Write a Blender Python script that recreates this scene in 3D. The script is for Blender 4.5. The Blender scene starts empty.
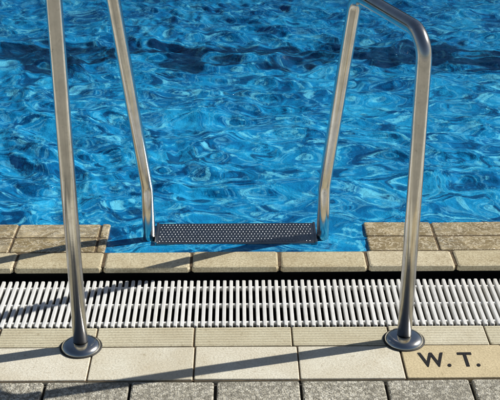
import bpy, bmesh, math, random
import numpy as np
from mathutils import Vector, Quaternion
random.seed(4); rng=np.random.RandomState(7)
S=bpy.context.scene
S.view_settings.view_transform='Standard'; S.view_settings.look='None'; S.view_settings.exposure=0

class M:
    def __init__(s,name):
        s.m=bpy.data.materials.new(name); s.m.use_nodes=True
        s.t=s.m.node_tree; s.b=s.t.nodes['Principled BSDF']; s.out=s.t.nodes['Material Output']
    def n(s,typ,ins={},**kw):
        nd=s.t.nodes.new(typ)
        for k,v in kw.items(): setattr(nd,k,v)
        for k,v in ins.items():
            if hasattr(v,'is_output'): s.t.links.new(v,nd.inputs[k])
            else: nd.inputs[k].default_value=v
        return nd
    def set(s,**kw):
        for k,v in kw.items():
            k=k.replace('_',' ')
            if hasattr(v,'is_output'): s.t.links.new(v,s.b.inputs[k])
            else: s.b.inputs[k].default_value=v
    def noise(s,vec,scale,detail=4,rough=.55,dist=0):
        return s.n('ShaderNodeTexNoise',{'Vector':vec,'Scale':scale,'Detail':detail,'Roughness':rough,'Distortion':dist})
    def ramp(s,fac,stops):
        r=s.n('ShaderNodeValToRGB',{'Fac':fac}); e=r.color_ramp.elements
        while len(e)<len(stops): e.new(.5)
        for i,(p,c) in enumerate(stops):
            e[i].position=p; e[i].color=(c[0],c[1],c[2],1) if hasattr(c,'__len__') else (c,c,c,1)
        return r.outputs['Color']
    def mix(s,f,a,b,mode='MIX'):
        nd=s.t.nodes.new('ShaderNodeMix'); nd.data_type='RGBA'; nd.blend_type=mode
        for i,v in ((0,f),(6,a),(7,b)):
            if hasattr(v,'is_output'): s.t.links.new(v,nd.inputs[i])
            else: nd.inputs[i].default_value=v if i==0 else (v[0],v[1],v[2],1)
        return nd.outputs[2]
    def math(s,op,a,b=0,c=0):
        nd=s.t.nodes.new('ShaderNodeMath'); nd.operation=op
        for i,v in enumerate((a,b,c)):
            if hasattr(v,'is_output'): s.t.links.new(v,nd.inputs[i])
            else: nd.inputs[i].default_value=v
        return nd.outputs[0]
    def bump(s,h,strength,dist,normal=None):
        ins={'Height':h,'Strength':strength,'Distance':dist}
        if normal: ins['Normal']=normal
        return s.n('ShaderNodeBump',ins).outputs['Normal']
    def obj(s): return s.n('ShaderNodeTexCoord').outputs['Object']
    def island(s): return s.n('ShaderNodeNewGeometry').outputs['Random Per Island']

def tile_mat(name,c1,c2,dirt,rough=.45,wet=0,ribs=0,spots=.5,grain=.35):
    m=M(name); o=m.obj(); r=m.island()
    base=m.mix(r,c1,c2)
    n1=m.noise(o,9,6,.65,.3).outputs['Fac']
    base=m.mix(m.ramp(n1,[(.38,0),(.72,spots)]),base,dirt)
    n2=m.noise(o,190,4,.7).outputs['Fac']
    base=m.mix(m.ramp(n2,[(.34,grain),(.56,0)]),base,(dirt[0]*.6,dirt[1]*.55,dirt[2]*.5))
    base=m.mix(m.ramp(n2,[(.56,0),(.72,grain*.9)]),base,(min(.92,c2[0]*1.3),min(.9,c2[1]*1.3),min(.85,c2[2]*1.35)))
    n4=m.noise(o,55,3,.6).outputs['Fac']
    base=m.mix(m.ramp(n4,[(.62,0),(.72,.5)]),base,(dirt[0]*.6,dirt[1]*.55,dirt[2]*.45))
    n6=m.noise(o,3.1,5,.7).outputs['Fac']
    base=m.mix(m.ramp(n6,[(.48,0),(.66,.35)]),base,dirt)
    nb=m.bump(n2,.6,.0022); nb=m.bump(n1,.35,.004,nb)
    if wet:
        w=m.noise(o,17,4,.6,.8).outputs['Fac']
        w2=m.noise(o,40,4,.65,.6).outputs['Fac']
        wetm=m.ramp(w,[(.44,0),(.56,1)])
        base=m.mix(wetm,m.mix(.6,base,(c1[0]*.40,c1[1]*.37,c1[2]*.30)),base)
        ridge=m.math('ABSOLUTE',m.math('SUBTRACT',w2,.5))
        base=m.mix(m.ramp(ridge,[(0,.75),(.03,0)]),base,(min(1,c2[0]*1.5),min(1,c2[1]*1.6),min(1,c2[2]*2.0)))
        cb=m.bump(m.math('ADD',w,m.math('MULTIPLY',w2,.4)),1,.03)
        m.set(Coat_Weight=1.0,Coat_Roughness=.05,Coat_Normal=cb,Coat_IOR=1.33)
    if ribs:
        x=m.n('ShaderNodeSeparateXYZ',{'Vector':o}).outputs['Y']
        s_=m.math('SINE',m.math('MULTIPLY',x,2*math.pi/.0115))
        nb=m.bump(s_,.8,.0012,nb)
        base=m.mix(m.ramp(s_,[(0,.22),(.25,0)]),base,(dirt[0]*.6,dirt[1]*.6,dirt[2]*.6))
    m.set(Base_Color=base,Normal=nb,Roughness=m.ramp(n1,[(.3,rough-.1),(.7,rough+.15)]))
    return m.m

mat_rowA=tile_mat('wet_coping_tile',(.54,.43,.23),(.68,.56,.34),(.19,.14,.07),.4,wet=1,spots=.6)
mat_rowC=tile_mat('coping_tile',(.72,.64,.43),(.84,.76,.55),(.38,.29,.15),.4,spots=.65,grain=.5)
mat_deck1=tile_mat('ribbed_deck_tile',(.76,.71,.52),(.85,.80,.62),(.46,.38,.23),.5,ribs=1,spots=.5,grain=.35)
mat_deck2=tile_mat('deck_tile',(.82,.785,.65),(.90,.865,.74),(.54,.46,.31),.5,spots=.5,grain=.35)
mat_sign=tile_mat('marked_tile',(.74,.62,.39),(.74,.62,.39),(.42,.34,.19),.5,spots=.5)

def simple(name,col,rough=.8,var=.3,scale=30,bumpd=.002):
    m=M(name); o=m.obj(); n=m.noise(o,scale,5,.65).outputs['Fac']
    m.set(Base_Color=m.mix(m.ramp(n,[(.3,0),(.7,1)]),[c*(1-var) for c in col],[c*(1+var) for c in col]),
          Roughness=rough,Normal=m.bump(n,.5,bumpd)); return m.m
mat_grout=simple('tile_grout',(.11,.075,.04),.9,.6,60)
mat_grout2=simple('dark_joint_sand',(.03,.026,.02),.95,.4,80)
mat_channel=simple('gutter_channel',(.012,.012,.013),.5,.4,20)
mat_ground=simple('ground_paving',(.26,.25,.23),.9,.25,8)
mat_seal=simple('rubber_seal',(.02,.019,.018),.6,.3,90)
mat_basin=simple('pool_basin',(.03,.25,.5),.4,.2,10)
mat_added_hedge=simple('added_hedge_leaves',(.035,.06,.02),.6,.5,3)
m=M('black_lettering'); o=m.obj(); n=m.noise(o,260,4,.7).outputs['Fac']
m.set(Base_Color=m.mix(m.ramp(n,[(.58,0),(.68,.55)]),(.012,.011,.012),(.30,.24,.15)),Roughness=.5); mat_ink=m.m

m=M('exposed_aggregate_paver'); o=m.obj()
v=m.n('ShaderNodeTexVoronoi',{'Vector':o,'Scale':230.0}); 
v2=m.n('ShaderNodeTexVoronoi',{'Vector':o,'Scale':95.0})
bw=m.n('ShaderNodeSeparateColor',{'Color':v.outputs['Color']}).outputs[0]
c=m.ramp(bw,[(.0,(.24,.22,.17)),(.35,(.52,.49,.40)),(.7,(.66,.63,.53)),(1,(.86,.83,.73))])
n=m.noise(o,6,4).outputs['Fac']
c=m.mix(m.ramp(n,[(.35,0),(.7,.45)]),c,(.31,.29,.23))
c=m.mix(m.math('MULTIPLY',m.island(),.4),c,(.34,.32,.26))
c=m.mix(m.ramp(v2.outputs['Distance'],[(.42,0),(.6,.5)]),c,(.10,.09,.07))
h=m.math('SUBTRACT',m.noise(o,210,2).outputs['Fac'],v.outputs['Distance'])
m.set(Base_Color=c,Roughness=.85,Normal=m.bump(h,.6,.003)); mat_paver=m.m

m=M('white_grate_plastic'); o=m.obj()
n=m.noise(o,40,4,.65).outputs['Fac']; n2=m.noise(o,5,3).outputs['Fac']
c=m.mix(m.ramp(n,[(.4,.0),(.8,.35)]),(.88,.88,.86),(.55,.52,.45))
c=m.mix(m.ramp(n2,[(.5,0),(.8,.3)]),c,(.55,.52,.45))
c=m.mix(m.math('MULTIPLY',m.island(),.15),c,(.5,.49,.45))
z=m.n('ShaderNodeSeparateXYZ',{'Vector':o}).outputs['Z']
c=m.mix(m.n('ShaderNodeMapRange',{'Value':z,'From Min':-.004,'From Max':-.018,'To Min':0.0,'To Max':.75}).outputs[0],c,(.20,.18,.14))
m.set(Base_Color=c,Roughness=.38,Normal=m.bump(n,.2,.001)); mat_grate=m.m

def steel(name,base,rough):
    m=M(name); o=m.obj()
    mp=m.n('ShaderNodeMapping',{'Vector':o,'Scale':(1,1,40)})
    n=m.noise(mp.outputs[0],14,5,.7).outputs['Fac']; n2=m.noise(o,24,5,.7).outputs['Fac']
    n3=m.noise(o,130,3,.6).outputs['Fac']
    c=m.mix(m.ramp(n2,[(.42,0),(.75,.5)]),base,[b*.5 for b in base])
    c=m.mix(m.ramp(n3,[(.62,0),(.72,.5)]),c,(base[0]*.45,base[1]*.42,base[2]*.37))
    r=m.math('ADD',m.math('MULTIPLY',n2,.18),rough-.09)
    m.set(Base_Color=c,Metallic=1.0,Roughness=m.math('ADD',r,m.math('MULTIPLY',n,.05)),Normal=m.bump(n,.06,.001))
    return m.m
mat_steel=steel('brushed_stainless_steel',(.68,.67,.645),.16)
mat_tread=steel('tread_steel',(.34,.35,.36),.3)

def mesh_obj(name,verts,faces,mat,smooth=False,parent=None):
    me=bpy.data.meshes.new(name); me.from_pydata([tuple(v) for v in verts],[],faces); me.update()
    bm=bmesh.new(); bm.from_mesh(me); bmesh.ops.recalc_face_normals(bm,faces=bm.faces); bm.to_mesh(me); bm.free()
    if smooth: me.polygons.foreach_set('use_smooth',[True]*len(me.polygons))
    ob=bpy.data.objects.new(name,me); S.collection.objects.link(ob); me.materials.append(mat)
    if parent: ob.parent=parent
    return ob
class Boxes:
    def __init__(s): s.v=[]; s.f=[]
    def add(s,x0,x1,y0,y1,z0,z1,b=.002,jit=0.0,cr=None):
        cr=b if cr is None else cr
        dz=[random.uniform(-jit,jit) for _ in range(3)]
        rings=[(0,z0),(0,z1-b),(b*.3,z1-b*.3),(b,z1)]
        base=len(s.v); N=8
        cx,cy=(x0+x1)/2,(y0+y1)/2
        for ins,z in rings:
            a0,a1,b0,b1=x0+ins,x1-ins,y0+ins,y1-ins
            for (x,y) in ((a0+cr,b0),(a1-cr,b0),(a1,b0+cr),(a1,b1-cr),(a1-cr,b1),(a0+cr,b1),(a0,b1-cr),(a0,b0+cr)):
                zz=z+(dz[0]+dz[1]*(x-cx)/(x1-x0)*2+dz[2]*(y-cy)/(y1-y0)*2 if z>z0 else 0)
                s.v.append((x,y,zz))
        for r in range(3):
            for i in range(N):
                j=(i+1)%N
                s.f.append((base+r*N+i,base+r*N+j,base+(r+1)*N+j,base+(r+1)*N+i))
        s.f.append(tuple(base+3*N+i for i in range(N)))
        s.f.append(tuple(base+N-1-i for i in range(N)))
def row(B,xj,pitch,y0,y1,z0,z1,gap,b,jit,X=8,skip=None):
    k=int(math.ceil((-X-xj)/pitch))
    x=xj+k*pitch
    while x<X:
        g1=gap/2+random.uniform(-.0007,.0007); g2=gap/2+random.uniform(-.0007,.0007)
        a,c=x+g1,x+pitch-g2
        q=random.uniform(-.0006,.0006)
        if not(skip and skip(a,c)): B.add(a,c,y0+gap/2+q,y1-gap/2+q,z0,z1,b,jit)
        x+=pitch

PX=8.0
Y_pav=2.137; Y1=2.279; Y2=2.369; YG=2.612; YC=2.708; YB=2.797; YA=2.886
ZC=.035
L=400; zg=-.03
gv=[(-L,-L,zg),(L,-L,zg),(L,L,zg),(-L,L,zg),(-PX,Y2,zg),(PX,Y2,zg),(PX,17,zg),(-PX,17,zg)]
mesh_obj('ground',gv,[(0,1,5,4),(1,2,6,5),(2,3,7,6),(3,0,4,7)],mat_ground)
mesh_obj('tile_grout_bed',[(-PX,Y_pav,-.0035),(PX,Y_pav,-.0035),(PX,Y2-.002,-.0035),(-PX,Y2-.002,-.0035)],[(0,1,2,3)],mat_grout)
mesh_obj('paving_joint_bed',[(-PX,-3,-.012),(PX,-3,-.012),(PX,Y_pav,-.012),(-PX,Y_pav,-.012)],[(0,1,2,3)],mat_grout2)

B=Boxes(); row(B,.113,.1985,Y_pav-.2,Y_pav-.003,-.028,0,.007,.004,.0012)
yy=Y_pav-.2; r=0
while yy>-2.8:
    row(B,.113+(.1 if r%2==0 else 0),.1985,yy-.1985,yy,-.028,0,.007,.004,.0012); yy-=.1985; r+=1
mesh_obj('paving_stones',B.v,B.f,mat_paver)
B=Boxes(); row(B,.113,.2505,Y_pav,Y1,-.02,0,.0045,.002,.0006,skip=lambda a,c: abs(a-.366)<.02)
mesh_obj('deck_tiles',B.v,B.f,mat_deck2)
B=Boxes(); B.add(.3635+.0025,.614-.0025,Y_pav+.002,Y1-.002,-.02,.0003,.002,0)
sign=mesh_obj('marked_tile',B.v,B.f,mat_sign)
B=Boxes(); row(B,.102,.2440,Y1,Y2,-.02,0,.0045,.002,.0006)
mesh_obj('ribbed_deck_tiles',B.v,B.f,mat_deck1)

cu=bpy.data.curves.new('letters','FONT'); cu.body='W. T.'; cu.size=.084; cu.offset=.0012; cu.extrude=.0004
cu.space_character=1.08
lo=bpy.data.objects.new('letters',cu); S.collection.objects.link(lo)
lo.location=(.405,2.184,.0012); lo.scale=(.68,1,1)
bpy.context.view_layer.update()
dg=bpy.context.evaluated_depsgraph_get()
me=bpy.data.meshes.new_from_object(lo.evaluated_get(dg)); loc=lo.matrix_world.copy()
bpy.data.objects.remove(lo); lo=bpy.data.objects.new('letters',me); S.collection.objects.link(lo)
lo.matrix_world=loc; me.materials.clear(); me.materials.append(mat_ink); lo.parent=sign

YW=YG+.05
cv=[(-PX,Y2,-.004),(PX,Y2,-.004),(-PX,Y2,-.13),(PX,Y2,-.13),(-PX,YW,-.13),(PX,YW,-.13),(-PX,YW,.018),(PX,YW,.018)]
mesh_obj('gutter_channel',cv,[(0,1,3,2),(2,3,5,4),(4,5,7,6)],mat_channel)

B=Boxes(); p=.0176; x=-PX+.01
while x<PX-.01:
    w=.0094
    B.add(x,x+w,Y2+.006,YG-.003+random.uniform(-.001,.001),-.020,-.001+random.uniform(-.0006,.0006),.0016,.0003,cr=.0025); x+=p*random.uniform(.96,1.04)
for yc in (Y2+.030,(Y2+YG)/2-.003,YG-.036):
    B.add(-PX,PX,yc-.004,yc+.004,-.016,-.0045,.002)
mesh_obj('drain_grate',B.v,B.f,mat_grate)

RX0,RX1=-.405,.338
B=Boxes(); row(B,.082,.2415,YG,YC,.019,ZC,.005,.006,.0007)
mesh_obj('coping_edge_tiles',B.v,B.f,mat_rowC)
B=Boxes()
def rowcut(y0,y1,xj):
    pitch=.2415; x=xj+math.ceil((-PX-xj)/pitch)*pitch
    while x<PX:
        a,c=x+.0025,x+pitch-.0025; x+=pitch
        parts=[]
        if c<=RX0 or a>=RX1: parts=[(a,c)]
        else:
            if a<RX0-.02: parts.append((a,RX0))
            if c>RX1+.02: parts.append((RX1,c))
        for a_,c_ in parts: B.add(a_,c_,y0+.0025,y1-.0025,-.10,ZC-.001,.004,.0009)
rowcut(YC,YB,.082-.03); rowcut(YB,YA,.082-.03)
mesh_obj('wet_coping_tiles',B.v,B.f,mat_rowA)
B=Boxes()
B.add(-PX,PX,YW+.003,YC,-.12,.0185,.001)
B.add(-PX,PX,YG+.012,YC-.001,.0188,ZC-.003,.001)
B.add(-PX,RX0-.004,YC,YA-.006,-.12,ZC-.004,.002)
B.add(RX1+.004,PX,YC,YA-.006,-.12,ZC-.004,.002)
mesh_obj('coping_mortar',B.v,B.f,mat_grout)
B=Boxes()
B.add(-PX-.3,PX+.3,17,17.3,-.1,ZC,.01)
B.add(-PX-.3,-PX,YC,16.998,-.1,ZC,.01); B.add(PX,PX+.3,YC,16.998,-.1,ZC,.01)
mesh_obj('pool_surround_coping',B.v,B.f,mat_rowC)
bv=[(-PX,YC,0),(PX,YC,0),(PX,17,0),(-PX,17,0),(-PX,YC,-1.8),(PX,YC,-1.8),(PX,17,-1.8),(-PX,17,-1.8)]
mesh_obj('pool_basin',bv,[(0,1,5,4),(1,2,6,5),(2,3,7,6),(3,0,4,7),(4,5,6,7)],mat_basin)

# hedge beyond the pool, out of view; added so the water reflects something dark
N=26000
hx=rng.uniform(-30,30,N); top=4.6+.7*np.sin(hx*.55)+.5*np.sin(hx*1.4+1)+.3*np.sin(hx*3.7)
hz=top*rng.rand(N)**.7; hy=21+rng.rand(N)*1.8
vs=np.zeros((N,4,3)); 
for k in range(4):
    ang=rng.rand(N,3)-.5
    vs[:,k,:]=np.stack([hx,hy,hz],-1)+ang*.55
me=bpy.data.meshes.new('added_hedge'); me.from_pydata(vs.reshape(-1,3).tolist(),[],np.arange(N*4).reshape(N,4).tolist())
hb=bpy.data.objects.new('added_hedge',me); S.collection.objects.link(hb); me.materials.append(mat_added_hedge)
B=Boxes(); B.add(-30,30,21.6,22.6,zg,3.9,.4); core=mesh_obj('added_hedge_core',B.v,B.f,mat_added_hedge,False,hb)

# ---------- water ----------
def axis(fine0,fine1,st,lo_,hi_):
    a=list(np.arange(fine0,fine1,st)); s=st; x=a[-1]
    while x<hi_: s*=1.12; x=min(x+s,hi_); a.append(x)
    s=st; x=a[0]
    while x>lo_: s*=1.12; x=max(x-s,lo_); a.insert(0,x)
    return np.array(a)
xs=axis(-1.6,1.6,.0055,-PX+.001,PX-.001); ys=axis(YC-.004,5.7,.0055,YC-.004,16.999)
X,Y=np.meshgrid(xs,ys)
WX=X+.07*np.sin(2.1*Y+1.3*X+.7)+.03*np.sin(5.3*X-3.9*Y+2)+.012*np.sin(13*Y+9*X); WY=Y+.06*np.sin(2.7*X-1.1*Y)+.03*np.sin(6.1*Y+4.7*X+1)+.012*np.sin(15*X-8*Y)
H=np.zeros_like(X); GX=np.zeros_like(X); GY=np.zeros_like(X)
cell=np.maximum(np.gradient(X,axis=1),np.gradient(Y,axis=0))
for i in range(170):
    lam=.032*(.5/.032)**(rng.rand()**1.0); k=2*math.pi/lam
    th=math.radians(rng.normal(66,38))
    slope=.034 if lam<.16 else .034*(.16/lam)**.45
    a=slope/k; ph=rng.rand()*6.28
    P=k*(math.cos(th)*WX+math.sin(th)*WY)+ph
    att=np.clip(2-cell*5/lam,0,1)
    s_=np.sin(P)
    H+=a*att*(s_+ .3*np.cos(2*P))
    if lam>.09:
        GX+=slope*np.cos(P)*math.cos(th)*att; GY+=slope*np.cos(P)*math.sin(th)*att
patch=.9+.3*np.sin(1.9*X+.8*Y+1)*np.sin(2.3*Y-.6*X)
edge=np.clip((Y-YA)/.3,0,1)*.75+.25
Z=.0275+np.clip(H*edge*patch,-.05,.05)
Z=np.where(Y<YA+.004,np.clip(Z,.02,.0290),Z)
ny,nx=X.shape
V=np.stack([X,Y,Z],-1).reshape(-1,3)
idx=np.arange(nx*ny).reshape(ny,nx)
F=np.stack([idx[:-1,:-1],idx[:-1,1:],idx[1:,1:],idx[1:,:-1]],-1).reshape(-1,4)
me=bpy.data.meshes.new('pool_water')
me.vertices.add(len(V)); me.vertices.foreach_set('co',V.ravel().astype(np.float32))
me.loops.add(F.size); me.loops.foreach_set('vertex_index',F.ravel().astype(np.int32))
me.polygons.add(len(F)); me.polygons.foreach_set('loop_start',np.arange(0,F.size,4,dtype=np.int32))
me.polygons.foreach_set('loop_total',np.full(len(F),4,dtype=np.int32))
me.polygons.foreach_set('use_smooth',np.ones(len(F),dtype=bool))
me.update(calc_edges=True)
K=.22
R=np.stack([X-K*GX,Y-K*GY,0*X],-1).reshape(-1,3)
at=me.attributes.new('refr','FLOAT_VECTOR','POINT'); at.data.foreach_set('vector',R.ravel().astype(np.float32))
water=bpy.data.objects.new('pool_water',me); S.collection.objects.link(water)

m=M('pool_water'); a0=m.n('ShaderNodeAttribute',attribute_name='refr').outputs['Vector']; o=m.obj()
a=m.n('ShaderNodeMapping',{'Vector':a0,'Scale':(.75,1.05,1),'Rotation':(0,0,.35)}).outputs[0]
n1=m.noise(a,7,5,.68,0).outputs['Fac']
n2=m.noise(a,19,5,.65,0).outputs['Fac']
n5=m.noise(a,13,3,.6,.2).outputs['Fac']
base=m.ramp(n1,[(.30,(.001,.05,.15)),(.43,(.002,.14,.37)),(.55,(.006,.26,.56)),(.70,(.03,.42,.74))])  # caustic-like light and dark of the waves put into the base colour
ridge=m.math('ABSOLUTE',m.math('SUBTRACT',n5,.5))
base=m.mix(m.ramp(ridge,[(0,.4),(.03,0)]),base,(.14,.60,.86))  # bright ridges: caustic light painted into the water's colour
base=m.mix(m.ramp(n2,[(.55,0),(.62,.85)]),base,(.13,.62,.86))  # finer light filaments, likewise painted in as colour
rb=m.noise(a,13,5,.65,0).outputs['Fac']
base=m.mix(m.ramp(rb,[(.55,0),(.61,.85)]),base,(.0008,.05,.16))
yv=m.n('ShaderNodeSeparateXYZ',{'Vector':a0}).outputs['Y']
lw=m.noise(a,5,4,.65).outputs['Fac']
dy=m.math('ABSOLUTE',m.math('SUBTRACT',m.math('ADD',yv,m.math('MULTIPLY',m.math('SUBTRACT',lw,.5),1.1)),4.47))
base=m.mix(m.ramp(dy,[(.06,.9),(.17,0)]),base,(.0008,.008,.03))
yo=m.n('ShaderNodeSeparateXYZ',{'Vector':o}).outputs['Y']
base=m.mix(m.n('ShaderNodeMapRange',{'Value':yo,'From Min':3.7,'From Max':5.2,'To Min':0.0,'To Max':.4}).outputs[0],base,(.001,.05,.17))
nb=m.noise(o,70,4,.65,0).outputs['Fac']
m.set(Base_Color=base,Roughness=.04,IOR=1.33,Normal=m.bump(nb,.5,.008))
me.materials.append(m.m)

# ---------- ladder ----------
ladder=bpy.data.objects.new('pool_ladder',None); S.collection.objects.link(ladder)
def fillet(pts,rad,seg=12):
    out=[Vector(pts[0])]
    for i in range(1,len(pts)-1):
        p=Vector(pts[i]); a=(Vector(pts[i-1])-p); b=(Vector(pts[i+1])-p)
        r_=rad[i-1]; ang=a.angle(b); t=r_/math.tan(ang/2)
        p0=p+a.normalized()*t; p1=p+b.normalized()*t
        bis=(a.normalized()+b.normalized()).normalized(); c=p+bis*(r_/math.sin(ang/2))
        v0=p0-c; v1=p1-c; tot=v0.angle(v1); ax=v0.cross(v1).normalized()
        for k in range(seg+1): out.append(c+Quaternion(ax,tot*k/seg)@v0)
    out.append(Vector(pts[-1])); return out
def tube(name,path,r,mat,parent,N=32):
    vs=[];fs=[]
    t0=(path[1]-path[0]).normalized(); u=t0.orthogonal().normalized()
    for i,p in enumerate(path):
        if i==0:t=path[1]-path[0]
        elif i==len(path)-1:t=path[-1]-path[-2]
        else:t=(path[i+1]-p).normalized()+(p-path[i-1]).normalized()
        t.normalize(); u=(u-t*u.dot(t)).normalized(); w=t.cross(u)
        for k in range(N):
            a_=2*math.pi*k/N; vs.append(p+(u*math.cos(a_)+w*math.sin(a_))*r)
    for i in range(len(path)-1):
        for k in range(N):
            fs.append((i*N+k,i*N+(k+1)%N,(i+1)*N+(k+1)%N,(i+1)*N+k))
    fs.append(tuple(range(N))); fs.append(tuple(len(path)*N-1-k for k in range(N)))
    return mesh_obj(name,vs,fs,mat,True,parent)
def lathe(name,prof,loc,mat,parent,N=48):
    vs=[];fs=[]
    for (r_,z) in prof:
        for k in range(N): vs.append((loc[0]+r_*math.cos(2*math.pi*k/N),loc[1]+r_*math.sin(2*math.pi*k/N),loc[2]+z))
    for i in range(len(prof)-1):
        for k in range(N): fs.append((i*N+k,i*N+(k+1)%N,(i+1)*N+(k+1)%N,(i+1)*N+k))
    return mesh_obj(name,vs,fs,mat,True,parent)
RT=.0178
specs=[((-.418,2.279,.985),(-.352,2.582,.985),(-.286,2.80)),((.379,2.300,.785),(.262,2.640,.785),(.212,2.80))]
for i,(f,t,b) in enumerate(specs):
    pts=[(f[0],f[1],-.02),f,t,(b[0],b[1],.19),(b[0]+.002*(1 if i else -1),b[1]+.002,-.7)]
    tube('handrail_%d'%(i+1),fillet(pts,[.062,.055,.10]),RT,mat_steel,ladder)
    lathe('floor_flange_%d'%(i+1),[(.0181,.016),(.024,.0155),(.032,.0145),(.040,.012),(.046,.007),(.0485,.0015),(.0485,0)],(f[0],f[1],.0005),mat_steel,ladder)
    lathe('flange_gasket_%d'%(i+1),[(.048,.0025),(.0515,.0022),(.052,0)],(f[0],f[1],.0004),mat_seal,ladder)
B=Boxes()
tx0,tx1=-.266,.192; ty0,ty1=2.760,2.884; tz=.034
B.add(tx0,tx1,ty0,ty1,tz-.022,tz,.004)
B.add(tx0-.003,tx0+.004,ty0,ty1,tz-.03,tz+.002,.001); B.add(tx1-.004,tx1+.003,ty0,ty1,tz-.03,tz+.002,.001)
mesh_obj('tread_plate',B.v,B.f,mat_tread,False,ladder)
vs=[];fs=[]
nxs=46; nr=8
for j in range(nr):
    for i in range(nxs):
        cx=tx0+.010+(tx1-tx0-.020)*(i+(.5 if j%2 else 0))/nxs; cy=ty0+.011+(ty1-ty0-.022)*j/(nr-1)
        base=len(vs); sc=random.uniform(.75,1.1)
        for (r_,z) in ((.0036,0),(.0030,.0012),(.0014,.0017)):
            r_*=sc
            for k in range(8): vs.append((cx+r_*.8*math.cos(k*math.pi/4),cy+r_*math.sin(k*math.pi/4)*1.6,tz-.0002+z*sc))
        for q in range(2):
            for k in range(8): fs.append((base+q*8+k,base+q*8+(k+1)%8,base+q*8+8+(k+1)%8,base+q*8+8+k))
        fs.append(tuple(base+16+k for k in range(8)))
mesh_obj('tread_studs',vs,fs,mat_tread,True,ladder)
for s_ in (.3,.55):
    B=Boxes(); B.add(tx0,tx1,ty0,ty1,-s_-.02,-s_,.004); mesh_obj('lower_tread',B.v,B.f,mat_tread,False,ladder)

# ---------- light ----------
SUN_EL=math.radians(38); az=Vector((.97,.247,0)).normalized()
d=Vector((az.x*math.cos(SUN_EL),az.y*math.cos(SUN_EL),math.sin(SUN_EL)))
sl=bpy.data.lights.new('sun','SUN'); sl.energy=5; sl.angle=math.radians(.5); sl.color=(1,.96,.88)
so=bpy.data.objects.new('sun',sl); S.collection.objects.link(so); so.rotation_euler=d.to_track_quat('Z','Y').to_euler()
w=bpy.data.worlds.new('World'); S.world=w; w.use_nodes=True
sk=w.node_tree.nodes.new('ShaderNodeTexSky'); sk.sky_type='NISHITA'; sk.sun_disc=False
sk.sun_elevation=SUN_EL; sk.sun_rotation=math.atan2(d.x,d.y)
bg=w.node_tree.nodes['Background']; bg.inputs[1].default_value=.05
w.node_tree.links.new(sk.outputs[0],bg.inputs[0])

cam=bpy.data.cameras.new('camera'); co=bpy.data.objects.new('camera',cam); S.collection.objects.link(co)
cam.sensor_width=36; cam.lens=79.0; cam.clip_end=2000; cam.clip_start=.05
co.location=(-.031,0,1.49); co.rotation_euler=(math.radians(90-25.6),0,math.radians(-.7))
S.camera=co
